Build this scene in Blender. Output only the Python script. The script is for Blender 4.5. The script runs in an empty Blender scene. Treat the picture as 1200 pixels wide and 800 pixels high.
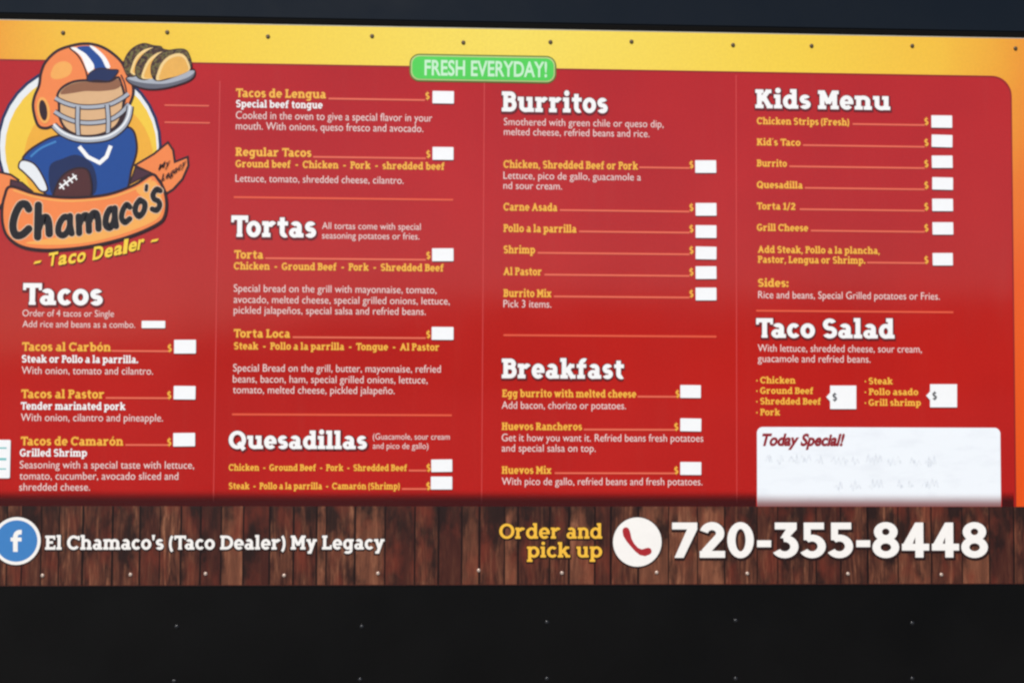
import bpy, math, random
from mathutils import Vector, Matrix
random.seed(7)
C = bpy.context.scene.collection
R = math.radians

# ------------------------------------------------------------------ camera
S = 0.0025                 # metres on the board per pixel of the photograph
F = 1150.0                 # focal length in photograph pixels
D = F * S                  # distance from the lens to the board
EYE = 1.65
YAW, PITCH, ROLL = R(-2.067), R(1.868), R(0.323)
cam = bpy.data.cameras.new('camera')
cam_o = bpy.data.objects.new('camera', cam)
C.objects.link(cam_o)
CR = Matrix.Rotation(YAW, 3, 'Z') @ Matrix.Rotation(R(90) + PITCH, 3, 'X') @ Matrix.Rotation(ROLL, 3, 'Z')
cam_o.matrix_world = Matrix.Translation((0, -D, EYE)) @ CR.to_4x4()
cam.sensor_fit = 'HORIZONTAL'
cam.sensor_width = 36
cam.lens = 36 * F / 1200
cam.clip_start = 0.05
cam.clip_end = 5000
sc = bpy.context.scene
sc.camera = cam_o

# ------------------------------------------------------------------ sky, sun, exposure
SUN_EL, SUN_AZ = R(52), R(-24)      # azimuth: 0 = straight behind the camera, negative = to its left
w = bpy.data.worlds.new('World')
sc.world = w
w.use_nodes = True
nt = w.node_tree
sky = nt.nodes.new('ShaderNodeTexSky')
sky.sky_type = 'NISHITA'
sky.sun_disc = False
sky.sun_elevation = SUN_EL
sdir = Vector((math.sin(SUN_AZ) * math.cos(SUN_EL), -math.cos(SUN_AZ) * math.cos(SUN_EL), math.sin(SUN_EL)))
sky.sun_rotation = math.atan2(sdir.x, sdir.y)
sky.dust_density = 0.6
bg = nt.nodes['Background']
bg.inputs['Strength'].default_value = 0.1
nt.links.new(sky.outputs[0], bg.inputs['Color'])
sl = bpy.data.lights.new('sun', 'SUN')
sl.energy = 4.8
sl.angle = R(0.5)
sl.color = (1.0, 0.95, 0.88)
so = bpy.data.objects.new('sun', sl)
C.objects.link(so)
so.location = (-3, -8, 10)
so.rotation_euler = sdir.to_track_quat('Z', 'Y').to_euler()
sc.view_settings.view_transform = 'Standard'
sc.view_settings.look = 'None'
sc.view_settings.gamma = 1.0
sc.view_settings.exposure = 0.17
sc.cycles.filter_width = 2.5

# ------------------------------------------------------------------ helpers
def pos(px, py):
    """point of the photograph -> (x, z) on the plane of the board (world y = 0)"""
    d = CR @ Vector(((px - 600) / F, -(py - 400) / F, -1))
    t = D / d.y
    return d.x * t, EYE + d.z * t

def put(o, name, parent):
    C.objects.link(o)
    if parent is not None:
        o.parent = parent
    return o

def mesh(name, verts, faces, mat, parent=None, smooth=False):
    me = bpy.data.meshes.new(name)
    me.from_pydata([tuple(v) for v in verts], [], faces)
    me.materials.append(mat)
    if smooth:
        for p in me.polygons:
            p.use_smooth = True
    me.update()
    return put(bpy.data.objects.new(name, me), name, parent)

def tag(o, label=None, cat=None, group=None, kind=None):
    for k, v in (('label', label), ('category', cat), ('group', group), ('kind', kind)):
        if v:
            o[k] = v
    return o

def empty(name, loc):
    o = bpy.data.objects.new(name, None)
    o.location = loc
    o.empty_display_size = 0.1
    C.objects.link(o)
    return o

KA = 1.0
def lin(c):
    c = c / 255.0
    return c / 12.92 if c <= 0.04045 else ((c + 0.055) / 1.055) ** 2.4

def alb(r, g, b, k=0.82):
    return (lin(r) * k, lin(g) * k, lin(b) * k, 1)

class N:
    """small node helper"""
    def __init__(self, name, rough=0.25, spec=0.5):
        self.m = bpy.data.materials.new(name)
        self.m.use_nodes = True
        self.t = self.m.node_tree
        self.b = self.t.nodes['Principled BSDF']
        self.b.inputs['Roughness'].default_value = rough
        self.b.inputs['Specular IOR Level'].default_value = spec
    def n(self, kind, **kw):
        x = self.t.nodes.new(kind)
        for k, v in kw.items():
            setattr(x, k, v)
        return x
    def link(self, a, b):
        self.t.links.new(a, b)
    def val(self, sock, v):
        if hasattr(v, 'links') or isinstance(v, bpy.types.NodeSocket):
            self.link(v, sock)
        else:
            sock.default_value = v
    def math(self, op, a, b=0.0, c=None):
        x = self.n('ShaderNodeMath', operation=op)
        self.val(x.inputs[0], a)
        self.val(x.inputs[1], b)
        if c is not None:
            self.val(x.inputs[2], c)
        return x.outputs[0]
    def mix(self, f, a, b):
        x = self.n('ShaderNodeMix', data_type='RGBA')
        self.val(x.inputs[0], f)
        self.val(x.inputs[6], a)
        self.val(x.inputs[7], b)
        return x.outputs[2]
    def coords(self, scale=(1, 1, 1)):
        tc = self.n('ShaderNodeTexCoord')
        mp = self.n('ShaderNodeMapping')
        mp.inputs['Scale'].default_value = scale
        self.link(tc.outputs['Object'], mp.inputs['Vector'])
        return mp.outputs[0]
    def noise(self, scale, coords=None, detail=4, rough=0.55):
        x = self.n('ShaderNodeTexNoise')
        x.inputs['Scale'].default_value = scale
        x.inputs['Detail'].default_value = detail
        x.inputs['Roughness'].default_value = rough
        self.link(coords if coords is not None else self.coords(), x.inputs['Vector'])
        return x.outputs['Fac']
    def ramp(self, f, stops):
        x = self.n('ShaderNodeValToRGB')
        cr = x.color_ramp
        while len(cr.elements) < len(stops):
            cr.elements.new(0.5)
        for e, (p, c) in zip(cr.elements, stops):
            e.position = p
            e.color = c
        self.link(f, x.inputs[0])
        return x.outputs[0]
    def rng(self, f, a, b, c, d):
        x = self.n('ShaderNodeMapRange')
        self.link(f, x.inputs[0])
        for i, v in enumerate((a, b, c, d)):
            x.inputs[i + 1].default_value = v
        return x.outputs[0]
    def color(self, c):
        self.val(self.b.inputs['Base Color'], c)
    def bump(self, h, strength, dist):
        x = self.n('ShaderNodeBump')
        x.inputs['Strength'].default_value = strength
        x.inputs['Distance'].default_value = dist
        self.link(h, x.inputs['Height'])
        self.link(x.outputs[0], self.b.inputs['Normal'])

def ink(name, rgb, rough=0.28, var=0.10, spec=0.5):
    """printed vinyl: one ink with faint uneven wear"""
    k = N(name, rough, spec)
    c = alb(*rgb)
    d = tuple(x * (1 - var) for x in c[:3]) + (1,)
    f = k.math('ADD', k.math('MULTIPLY', k.noise(3.0), 0.6), k.math('MULTIPLY', k.noise(60.0), 0.4))
    k.color(k.mix(k.rng(f, 0.35, 0.65, 0, 1), d, c))
    k.bump(k.noise(2.2, detail=2), 0.25, 0.004)
    return k.m

# ------------------------------------------------------------------ materials
M = {}
M['white'] = ink('white_ink', (254, 252, 250), 0.3, 0.05)
M['note'] = ink('note_ink', (253, 226, 220), 0.3, 0.05)
M['item'] = ink('yellow_ink', (255, 190, 70), 0.3, 0.06)
M['leader'] = ink('coral_ink', (244, 112, 84), 0.3, 0.06)
M['rule'] = ink('orange_ink', (240, 92, 62), 0.3, 0.06)
M['divider'] = ink('pale_red_ink', (212, 66, 62), 0.3, 0.05)
M['outline'] = ink('dark_red_ink', (112, 24, 28), 0.3, 0.1)
M['edge'] = ink('edge_red_ink', (150, 24, 28), 0.3, 0.1)
M['sticker'] = ink('white_sticker', (252, 252, 252), 0.35, 0.04)
M['black_ink'] = ink('black_ink', (28, 18, 20), 0.3, 0.1)
M['brown_line'] = ink('dark_brown_ink', (48, 16, 20), 0.3, 0.1)
M['orange'] = ink('orange_print', (250, 138, 72), 0.3, 0.06)
M['pale_orange'] = ink('pale_orange_print', (252, 176, 86), 0.3, 0.06)
M['sun_yellow'] = ink('yellow_print', (250, 206, 62), 0.3, 0.06)
M['deep_yellow'] = ink('deep_yellow_print', (246, 178, 52), 0.3, 0.06)
M['letter_yellow'] = ink('letter_yellow', (255, 214, 66), 0.3, 0.05)
M['blue'] = ink('blue_print', (24, 72, 150), 0.3, 0.08)
M['navy'] = ink('navy_print', (24, 36, 84), 0.3, 0.08)
M['lining'] = ink('tan_print', (226, 180, 132), 0.3, 0.06)
M['lining_line'] = ink('brown_print', (150, 98, 66), 0.3, 0.06)
M['grey'] = ink('grey_print', (176, 180, 190), 0.3, 0.06)
M['mid_grey'] = ink('mid_grey_print', (104, 104, 116), 0.3, 0.06)
M['pale'] = ink('pale_print', (238, 240, 242), 0.3, 0.04)
M['name_halo'] = ink('name_outline_print', (236, 200, 168), 0.3, 0.05)
M['plum'] = ink('plum_print', (78, 38, 52), 0.3, 0.08)
M['ball'] = ink('ball_brown_print', (84, 36, 34), 0.3, 0.15)
M['shell'] = ink('taco_shell_print', (246, 184, 84), 0.3, 0.15)
M['shell_edge'] = ink('shell_edge_print', (252, 214, 142), 0.3, 0.08)
M['green'] = ink('green_print', (84, 214, 84), 0.3, 0.08)
M['olive'] = ink('olive_print', (98, 122, 34), 0.3, 0.08)
M['pale_green'] = ink('pale_green_print', (196, 214, 140), 0.3, 0.08)
M['mint'] = ink('mint_ink', (206, 246, 208), 0.3, 0.06)
M['badge_blue'] = ink('badge_blue_print', (66, 132, 198), 0.3, 0.06)
M['phone_red'] = ink('phone_red_print', (178, 40, 48), 0.3, 0.08)
M['special_red'] = ink('special_red_ink', (150, 26, 38), 0.3, 0.08)
M['wood_white'] = ink('strip_white_ink', (255, 250, 244), 0.3, 0.05)
M['wood_yellow'] = ink('strip_yellow_ink', (255, 196, 66), 0.3, 0.06)
M['wood_dark'] = ink('strip_dark_ink', (44, 20, 18), 0.3, 0.1)
M['teal'] = ink('teal_ink', (120, 200, 200), 0.4, 0.06)
M['tag_grey'] = ink('tag_grey_ink', (70, 70, 74), 0.4, 0.06)
M['tag_faint'] = ink('tag_faint_ink', (226, 226, 238), 0.4, 0.04)

def filling():
    k = N('taco_filling_print', 0.3)
    f = k.noise(95.0, detail=3)
    k.color(k.ramp(f, [(0.36, alb(40, 22, 20)), (0.5, alb(92, 58, 36)), (0.58, alb(120, 116, 58)), (0.66, alb(66, 38, 28))]))
    return k.m
M['filling'] = filling()

def red_print():
    k = N('red_print', 0.14, 0.5)
    base = alb(192, 31, 26)
    dark = alb(179, 26, 23)
    f = k.math('ADD', k.math('MULTIPLY', k.noise(1.6, detail=3), 0.65), k.math('MULTIPLY', k.noise(150.0, detail=2), 0.35))
    col = k.mix(k.rng(f, 0.38, 0.62, 0, 1), dark, base)
    streak = k.noise(7.0, k.coords((3.5, 1, 0.35)), detail=5)
    col = k.mix(k.rng(streak, 0.55, 0.8, 0, 0.10), col, alb(176, 70, 62))
    k.color(col)
    k.link(k.rng(k.noise(4.0, detail=5), 0.3, 0.7, 0.08, 0.13), k.b.inputs['Roughness'])
    k.bump(k.noise(1.7, detail=2), 0.25, 0.004)
    return k.m
M['red'] = red_print()

X0, Z0 = pos(600, 20)
def border_print():
    """the printed yellow to orange blend of the border"""
    k = N('border_print', 0.22, 0.5)
    tc = k.n('ShaderNodeTexCoord')
    sp = k.n('ShaderNodeSeparateXYZ')
    k.link(tc.outputs['Object'], sp.inputs[0])
    dx = k.math('DIVIDE', k.math('SUBTRACT', sp.outputs[0], X0), 620 * S)
    dz = k.math('DIVIDE', k.math('SUBTRACT', sp.outputs[2], Z0), 400 * S)
    d = k.math('SQRT', k.math('ADD', k.math('MULTIPLY', dx, dx), k.math('MULTIPLY', dz, dz)))
    d = k.math('ADD', d, k.math('MULTIPLY', k.math('SUBTRACT', k.noise(5.0), 0.5), 0.06))
    c = k.ramp(k.math('DIVIDE', d, 2.0), [(0.0, alb(252, 226, 94)), (0.28, alb(250, 211, 66)), (0.42, alb(249, 194, 56)),
                                           (0.485, alb(243, 164, 44)), (0.55, alb(240, 122, 36)), (0.62, alb(240, 96, 32)), (0.85, alb(238, 84, 22))])
    f = k.noise(120.0, detail=2)
    c2 = k.mix(k.rng(f, 0.4, 0.6, 0.0, 0.06), c, alb(160, 110, 50))
    k.color(c2)
    k.bump(k.noise(1.7, detail=2), 0.3, 0.006)
    return k.m
M['border'] = border_print()

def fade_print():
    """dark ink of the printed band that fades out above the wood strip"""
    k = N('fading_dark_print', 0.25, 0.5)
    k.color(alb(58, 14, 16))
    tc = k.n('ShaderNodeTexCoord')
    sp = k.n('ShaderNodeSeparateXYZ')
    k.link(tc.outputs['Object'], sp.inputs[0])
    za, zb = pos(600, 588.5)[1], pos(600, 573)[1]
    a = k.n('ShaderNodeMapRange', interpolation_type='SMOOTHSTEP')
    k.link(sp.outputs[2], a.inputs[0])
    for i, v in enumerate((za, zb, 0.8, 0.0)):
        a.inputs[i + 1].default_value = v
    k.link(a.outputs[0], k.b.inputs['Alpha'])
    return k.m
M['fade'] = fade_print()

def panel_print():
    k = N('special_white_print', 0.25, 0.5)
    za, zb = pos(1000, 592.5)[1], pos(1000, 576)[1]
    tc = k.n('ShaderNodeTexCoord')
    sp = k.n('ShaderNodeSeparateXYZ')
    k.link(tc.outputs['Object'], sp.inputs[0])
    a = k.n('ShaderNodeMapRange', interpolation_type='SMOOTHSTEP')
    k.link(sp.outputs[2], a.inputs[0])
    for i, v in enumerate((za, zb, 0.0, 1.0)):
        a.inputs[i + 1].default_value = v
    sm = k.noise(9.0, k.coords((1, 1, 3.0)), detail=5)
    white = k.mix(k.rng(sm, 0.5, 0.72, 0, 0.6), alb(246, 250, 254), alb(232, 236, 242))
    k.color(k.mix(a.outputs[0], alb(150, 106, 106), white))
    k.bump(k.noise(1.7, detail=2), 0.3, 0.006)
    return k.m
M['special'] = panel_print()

def marker():
    k = N('wiped_marker_ink', 0.4)
    k.color(alb(206, 211, 224))
    f = k.noise(30.0, detail=4)
    k.link(k.rng(f, 0.35, 0.65, 0.02, 0.13), k.b.inputs['Alpha'])
    return k.m
M['marker'] = marker()

def wood_print():
    k = N('wood_plank_print', 0.3, 0.5)
    at = k.n('ShaderNodeAttribute', attribute_name='tone')
    tone = at.outputs['Fac']
    tc = k.n('ShaderNodeTexCoord')
    mp = k.n('ShaderNodeMapping')
    mp.inputs['Scale'].default_value = (26, 1, 2.2)
    off = k.n('ShaderNodeCombineXYZ')
    k.link(k.math('MULTIPLY', tone, 37.0), off.inputs[0])
    k.link(k.math('MULTIPLY', tone, 91.0), off.inputs[1])
    k.link(off.outputs[0], mp.inputs['Location'])
    k.link(tc.outputs['Object'], mp.inputs['Vector'])
    grain = k.n('ShaderNodeTexNoise')
    grain.inputs['Scale'].default_value = 2.0
    grain.inputs['Detail'].default_value = 6
    grain.inputs['Roughness'].default_value = 0.62
    grain.inputs['Distortion'].default_value = 1.4
    k.link(mp.outputs[0], grain.inputs['Vector'])
    fine = k.noise(6.0, k.coords((90, 1, 5)), detail=4)
    f = k.math('ADD', k.math('MULTIPLY', grain.outputs['Fac'], 0.7), k.math('MULTIPLY', fine, 0.3))
    c = k.ramp(f, [(0.35, alb(30, 13, 10)), (0.45, alb(70, 36, 27)), (0.55, alb(106, 61, 43)), (0.68, alb(166, 110, 80))])
    # each plank its own stain
    c = k.mix(k.rng(tone, 0.35, 1.0, 0.0, 0.9), c, alb(66, 27, 21))
    c = k.mix(k.math('MULTIPLY', k.rng(tone, 0.28, 0.0, 0.0, 0.35), k.math('GREATER_THAN', tone, -0.5)), c, alb(160, 98, 70))
    # knots and old dark stains, denser high on the boards
    sp = k.n('ShaderNodeSeparateXYZ')
    k.link(tc.outputs['Object'], sp.inputs[0])
    mp2 = k.n('ShaderNodeMapping')
    mp2.inputs['Scale'].default_value = (1.9, 1, 0.8)
    k.link(off.outputs[0], mp2.inputs['Location'])
    k.link(tc.outputs['Object'], mp2.inputs['Vector'])
    st = k.noise(9.0, mp2.outputs[0], detail=5, rough=0.6)
    h = k.rng(sp.outputs[2], pos(600, 684)[1], pos(600, 596)[1], 0.0, 0.12)
    st2 = k.rng(k.math('ADD', st, h), 0.54, 0.68, 0.0, 0.9)
    c = k.mix(st2, c, alb(34, 18, 16))
    red = k.rng(k.noise(5.5, k.coords((3, 1, 1.4)), detail=4), 0.5, 0.7, 0.0, 0.6)
    c = k.mix(red, c, alb(124, 50, 34))
    gap = k.math('LESS_THAN', tone, -0.5)
    c = k.mix(gap, c, alb(24, 6, 6))
    k.color(c)
    k.bump(k.noise(1.7, detail=2), 0.3, 0.006)
    return k.m
M['wood'] = wood_print()

def wall_paint():
    k = N('black_wall_paint', 0.2, 0.42)
    f = k.noise(2.0, detail=6)
    c = k.mix(k.rng(f, 0.35, 0.65, 0, 1), (0.0006, 0.0006, 0.0007, 1), (0.0022, 0.002, 0.002, 1))
    dust = k.noise(260.0, detail=2)
    c = k.mix(k.rng(dust, 0.66, 0.8, 0, 0.06), c, (0.04, 0.04, 0.04, 1))
    k.color(c)
    k.link(k.rng(k.noise(5.0, detail=5), 0.3, 0.7, 0.14, 0.24), k.b.inputs['Roughness'])
    k.bump(k.noise(1.3, detail=3), 0.35, 0.008)
    return k.m
M['wall'] = wall_paint()

def plain(name, col, rough, metal=0.0):
    k = N(name, rough)
    f = k.noise(180.0, detail=3)
    k.color(k.mix(k.rng(f, 0.35, 0.7, 0, 1), tuple(x * 0.8 for x in col[:3]) + (1,), col))
    k.b.inputs['Metallic'].default_value = metal
    return k.m
M['strip_black'] = plain('matte_black', (0.003, 0.0025, 0.002, 1), 0.9)
M['strip_black'].node_tree.nodes['Principled BSDF'].inputs['Specular IOR Level'].default_value = 0.1
M['screw_pale'] = plain('pale_screw_metal', (0.60, 0.46, 0.38, 1), 0.35, 0.4)
M['screw_dark'] = plain('rusty_screw_metal', (0.10, 0.065, 0.03, 1), 0.5, 0.3)
M['rivet'] = plain('black_rivet', (0.02, 0.02, 0.022, 1), 0.25, 0.3)
M['alu'] = plain('sheet_edge', (0.75, 0.70, 0.6, 1), 0.45)

def asphalt():
    k = N('asphalt', 0.85)
    f = k.noise(40.0, detail=6)
    c = k.ramp(f, [(0.3, (0.035, 0.034, 0.033, 1)), (0.55, (0.055, 0.054, 0.052, 1)), (0.75, (0.085, 0.083, 0.08, 1))])
    big = k.noise(0.25, detail=4)
    k.color(k.mix(k.rng(big, 0.4, 0.7, 0, 0.5), c, (0.07, 0.067, 0.06, 1)))
    k.bump(k.noise(160.0, detail=3), 0.5, 0.01)
    return k.m
M['asphalt'] = asphalt()

# ------------------------------------------------------------------ ground (out of the frame, seen only in the gloss)
g = mesh('ground', [(-900, -900, 0), (900, -900, 0), (900, 900, 0), (-900, 900, 0)], [(0, 1, 2, 3)], M['asphalt'])
tag(g, kind='structure')

# unseen ridge added behind the camera, shaped for its reflection in the board's gloss
def rise():
    rnd = random.Random(3)
    v, f = [], []
    n = 60
    for i in range(n + 1):
        t = i / n
        x = -420 + 840 * t
        h = 2.6 + 8.0 * min(max((x + 66) / 66, 0), 1) + 1.0 * min(max(x / 60, 0), 1) + rnd.uniform(-0.6, 0.6)
        v += [(x, -95, -0.1), (x, -118, h), (x, -165, h * 1.05), (x, -210, -0.1)]
    for i in range(n):
        for j in range(3):
            a = i * 4 + j
            f.append((a, a + 1, a + 5, a + 4))
    k = N('added_ridge_green', 0.9)
    k.color(k.ramp(k.noise(0.2, detail=6), [(0.35, (0.012, 0.02, 0.008, 1)), (0.6, (0.05, 0.065, 0.03, 1))]))
    o = mesh('added_ridge', v, f, k.m, smooth=True)
    tag(o, kind='structure')
rise()

# ------------------------------------------------------------------ mesh builders
def box_data(x0, x1, y0, y1, z0, z1):
    v = [(x0, y0, z0), (x1, y0, z0), (x1, y1, z0), (x0, y1, z0), (x0, y0, z1), (x1, y0, z1), (x1, y1, z1), (x0, y1, z1)]
    f = [(0, 3, 2, 1), (4, 5, 6, 7), (0, 1, 5, 4), (1, 2, 6, 5), (2, 3, 7, 6), (3, 0, 4, 7)]
    return v, f

def bevel(o, width, seg=2):
    m = o.modifiers.new('bevel', 'BEVEL')
    m.width = width
    m.segments = seg
    m.limit_method = 'ANGLE'
    return o

def plate(name, outline, y_front, y_back, mat, parent=None):
    """a flat cut sheet: outline in (x, z), real thickness"""
    n = len(outline)
    a = sum(outline[i][0] * outline[(i + 1) % n][1] - outline[(i + 1) % n][0] * outline[i][1] for i in range(n))
    if a < 0:
        outline = outline[::-1]
    v = [(x, y_front, z) for x, z in outline] + [(x, y_back, z) for x, z in outline]
    f = [tuple(range(n)), tuple(range(2 * n - 1, n - 1, -1))]
    f += [(i, n + i, n + (i + 1) % n, (i + 1) % n) for i in range(n)]
    return mesh(name, v, f, mat, parent)

def dome(name, x, y, z, r, h, mat, parent, slot=True):
    """a round screw or rivet head, bulging towards the viewer (-y)"""
    v, f = [], []
    seg = 14
    rings = [(1.0, 0.0), (1.0, 0.25), (0.86, 0.62), (0.55, 0.9), (0.25, 0.82 if slot else 1.0)]
    for rr, hh in rings:
        for i in range(seg):
            a = 2 * math.pi * i / seg
            v.append((x + r * rr * math.cos(a), y - h * hh, z + r * rr * math.sin(a)))
    for k in range(len(rings) - 1):
        for i in range(seg):
            j = (i + 1) % seg
            f.append((k * seg + i, k * seg + j, (k + 1) * seg + j, (k + 1) * seg + i))
    v.append((x, y - h * (0.6 if slot else 1.05), z))
    c = len(v) - 1
    k = (len(rings) - 1) * seg
    for i in range(seg):
        f.append((k + i, k + (i + 1) % seg, c))
    return mesh(name, v, f, mat, parent, smooth=True)

# ------------------------------------------------------------------ slab lettering drawn from strokes
class Pen:
    def __init__(self, w, e=0.0):
        self.w, self.e, self.p = w, e, []
    def bar(self, x0, y0, x1, y1):
        e = self.e
        self.p.append([[(x0 - e, y0 - e), (x1 + e, y0 - e), (x1 + e, y1 + e), (x0 - e, y1 + e)]])
    def quad(self, pts):
        cx = sum(p[0] for p in pts) / len(pts)
        cy = sum(p[1] for p in pts) / len(pts)
        q = []
        for x, y in pts:
            L = math.hypot(x - cx, y - cy) or 1
            k = 1 + 1.2 * self.e / L
            q.append((cx + (x - cx) * k, cy + (y - cy) * k))
        self.p.append([q])
    def line(self, pts, w=None, closed=False):
        w = (w or self.w) / 2 + self.e
        n = len(pts)
        L = []
        for i in range(n):
            if closed:
                a, b, c = pts[i - 1], pts[i], pts[(i + 1) % n]
            else:
                a, b, c = pts[max(i - 1, 0)], pts[i], pts[min(i + 1, n - 1)]
            d1 = Vector((b[0] - a[0], b[1] - a[1]))
            d2 = Vector((c[0] - b[0], c[1] - b[1]))
            if d1.length < 1e-9: d1 = d2
            if d2.length < 1e-9: d2 = d1
            d1.normalize(); d2.normalize()
            t = d1 + d2
            t = t.normalized() if t.length > 1e-6 else d1
            nn = Vector((-t.y, t.x))
            k = min(1 / max(0.35, nn.dot(Vector((-d1.y, d1.x)))), 2.0)
            bx, by = b
            if not closed and self.e:
                if i == 0: bx, by = bx - d2.x * self.e, by - d2.y * self.e
                if i == n - 1: bx, by = bx + d1.x * self.e, by + d1.y * self.e
            L.append(((bx + nn.x * w * k, by + nn.y * w * k), (bx - nn.x * w * k, by - nn.y * w * k)))
        q = []
        for i in range(n if closed else n - 1):
            j = (i + 1) % n
            q.append([L[i][1], L[j][1], L[j][0], L[i][0]])
        self.p.append(q)
    def arc(self, cx, cy, rx, ry, a0, a1, wx=None, wy=None):
        wx = wx or self.w; wy = wy or self.w
        e = self.e
        n = max(6, int(abs(a1 - a0) / 14))
        full = abs(a1 - a0) >= 359.9
        o, i_ = [], []
        for k in range(n + 1):
            a = R(a0 + (a1 - a0) * k / n)
            c, s = math.cos(a), math.sin(a)
            o.append((cx + (rx + e) * c, cy + (ry + e) * s))
            i_.append((cx + max(rx - wx - e, 0.02) * c, cy + max(ry - wy - e, 0.02) * s))
        q = []
        for k in range(n):
            t = [i_[k], o[k], o[k + 1], i_[k + 1]]
            q.append(t if a1 > a0 else t[::-1])
        self.p.append(q)

def arcpts(cx, cy, rx, ry, a0, a1, n=14):
    return [(cx + rx * math.cos(R(a0 + (a1 - a0) * k / n)), cy + ry * math.sin(R(a0 + (a1 - a0) * k / n))) for k in range(n + 1)]

XH, CAP, ASC, DSC = 5.2, 7.0, 7.3, -2.1

def glyph(ch, w, e):
    g = Pen(w, e)
    X, c, t, p, v = XH, CAP, 0.78 * w, 0.36 * w, 0.86 * w
    cn = 1.62                        # counter between stems
    def stem(x, y0, y1, foot='lr', top=''):
        g.bar(x, y0, x + w, y1)
        if foot:
            g.bar(x - (p if 'l' in foot else 0), y0, x + w + (p if 'r' in foot else 0), y0 + t)
        if top:
            g.bar(x - (p if 'l' in top else 0), y1 - t, x + w + (p if 'r' in top else 0), y1)
    def bowl(x0, x1, y0=-0.1, y1=None):
        y1 = X + 0.1 if y1 is None else y1
        g.arc((x0 + x1) / 2, (y0 + y1) / 2, (x1 - x0) / 2, (y1 - y0) / 2, 0, 360, w, v)
    def hump(x0, x1, top=None):
        top = X + 0.1 if top is None else top
        rx = (x1 - x0) / 2
        g.arc(x0 + rx, top - 2.0, rx, 2.0, 0, 165, w, v)
        g.bar(x1 - w, t * 0.5, x1, top - 2.0)
    def ess(h, rx):
        r1 = h / 4 + 0.25 * v + 0.05
        r2 = r1 + 0.02
        g.arc(rx, h + 0.1 - r1, rx * 0.95, r1, 28, 270, w, v)
        g.arc(rx, r2 - 0.1, rx, r2, 90, -152, w, v)
    if ch in 'áéíóúñ´':
        base = {'á': 'a', 'é': 'e', 'í': 'i', 'ó': 'o', 'ú': 'u', 'ñ': 'n', '´': None}[ch]
        if base:
            b, wd = glyph(base, w, e)
            if ch == 'ñ':
                g.line([(1.2, 6.0), (2.0, 6.6), (2.8, 6.1), (3.6, 6.7)], w * 0.55)
            else:
                x = wd / 2
                g.quad([(x - 0.5, 5.7), (x + 0.3, 5.7), (x + 1.3, 7.3), (x + 0.1, 7.3)])
            return b + g.p, wd
        g.quad([(0, 5.7), (0.8, 5.7), (1.6, 7.3), (0.5, 7.3)])
    elif ch == 'a':
        sx = 2.75
        g.bar(sx, 0, sx + w, X - 1.8)
        g.arc((0.3 + sx + w) / 2, X + 0.1 - 1.9, (sx + w - 0.3) / 2, 1.9, 0, 148, w, v)
        g.arc((sx + w * 0.7) / 2, 1.52, (sx + w * 0.7) / 2, 1.62, 0, 360, 0.92 * w, 0.78 * v)
        g.bar(sx + w * 0.4, 0, sx + w + p * 1.1, t)
    elif ch == 'b':
        stem(p, 0, ASC, '', 'l'); bowl(p, p + 5.0)
    elif ch == 'c':
        g.arc(2.45, X / 2, 2.45, X / 2 + 0.1, 42, 322, w, v)
    elif ch == 'd':
        x = 5.0 - w
        stem(x, 0, ASC, 'r', 'l'); bowl(0, 5.0)
    elif ch == 'e':
        g.arc(2.5, X / 2, 2.5, X / 2 + 0.1, -2, 318, w, v)
        g.bar(w * 0.6, X / 2 - 0.36 * w, 5.0 - 0.05, X / 2 + 0.28 * w)
    elif ch == 'f':
        x = p + 0.2
        g.bar(x, 0, x + w, ASC - 2.0)
        g.bar(x - p, 0, x + w + p, t)
        g.arc(x + 2.1, ASC - 2.0, 2.1, 2.0, 180, 62, w, v)
        g.bar(x - p - 0.2, X - t, x + w + p + 0.5, X)
    elif ch == 'g':
        bowl(0, 4.9); x = 4.9 - w
        g.bar(x, DSC + 1.8, x + w, X); g.bar(x, X - t, x + w + p, X)
        g.arc(2.45, DSC + 1.7, 2.45, 1.8, 0, -142, w, v)
    elif ch == 'h':
        stem(p, 0, ASC, 'lr', 'l'); x1 = p + 2 * w + cn
        hump(p, x1); g.bar(x1 - w - p, 0, x1 + p, t)
    elif ch == 'i':
        stem(p, 0, X, 'lr', 'l'); g.arc(p + w / 2, X + 1.5, 0.58 * w, 0.58 * w, 0, 360, 0.56 * w, 0.56 * w)
    elif ch == 'j':
        x = 1.6
        g.bar(x, DSC + 1.7, x + w, X); g.bar(x - p, X - t, x + w, X)
        g.arc(x + w - 1.8, DSC + 1.7, 1.8, 1.8, 0, -120, w, v)
        g.arc(x + w / 2, X + 1.5, 0.58 * w, 0.58 * w, 0, 360, 0.56 * w, 0.56 * w)
    elif ch == 'k':
        stem(p, 0, ASC, 'lr', 'l'); x = p + w
        g.line([(x - 0.2, 2.3), (x + 2.1, X - 0.2)], w * 0.95)
        g.line([(x + 0.6, 3.2), (x + 2.5, 0.25)], w)
        g.bar(x + 1.2, X - t, x + 3.1, X); g.bar(x + 1.5, 0, x + 3.6, t)
    elif ch == 'l':
        stem(p, 0, ASC, 'lr', 'l')
    elif ch == 'm':
        stem(p, 0, X, 'lr', 'l'); x1 = p + 2 * w + cn * 0.9; x2 = x1 + w + cn * 0.9
        hump(p, x1); hump(x1 - w, x2)
        g.bar(x1 - w - p, 0, x1 + p, t); g.bar(x2 - w - p, 0, x2 + p, t)
    elif ch == 'n':
        stem(p, 0, X, 'lr', 'l'); x1 = p + 2 * w + cn
        hump(p, x1); g.bar(x1 - w - p, 0, x1 + p, t)
    elif ch == 'o':
        bowl(0, 5.2)
    elif ch == 'p':
        stem(p, DSC, X, 'lr', 'l'); bowl(p, p + 5.0)
    elif ch == 'q':
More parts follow.
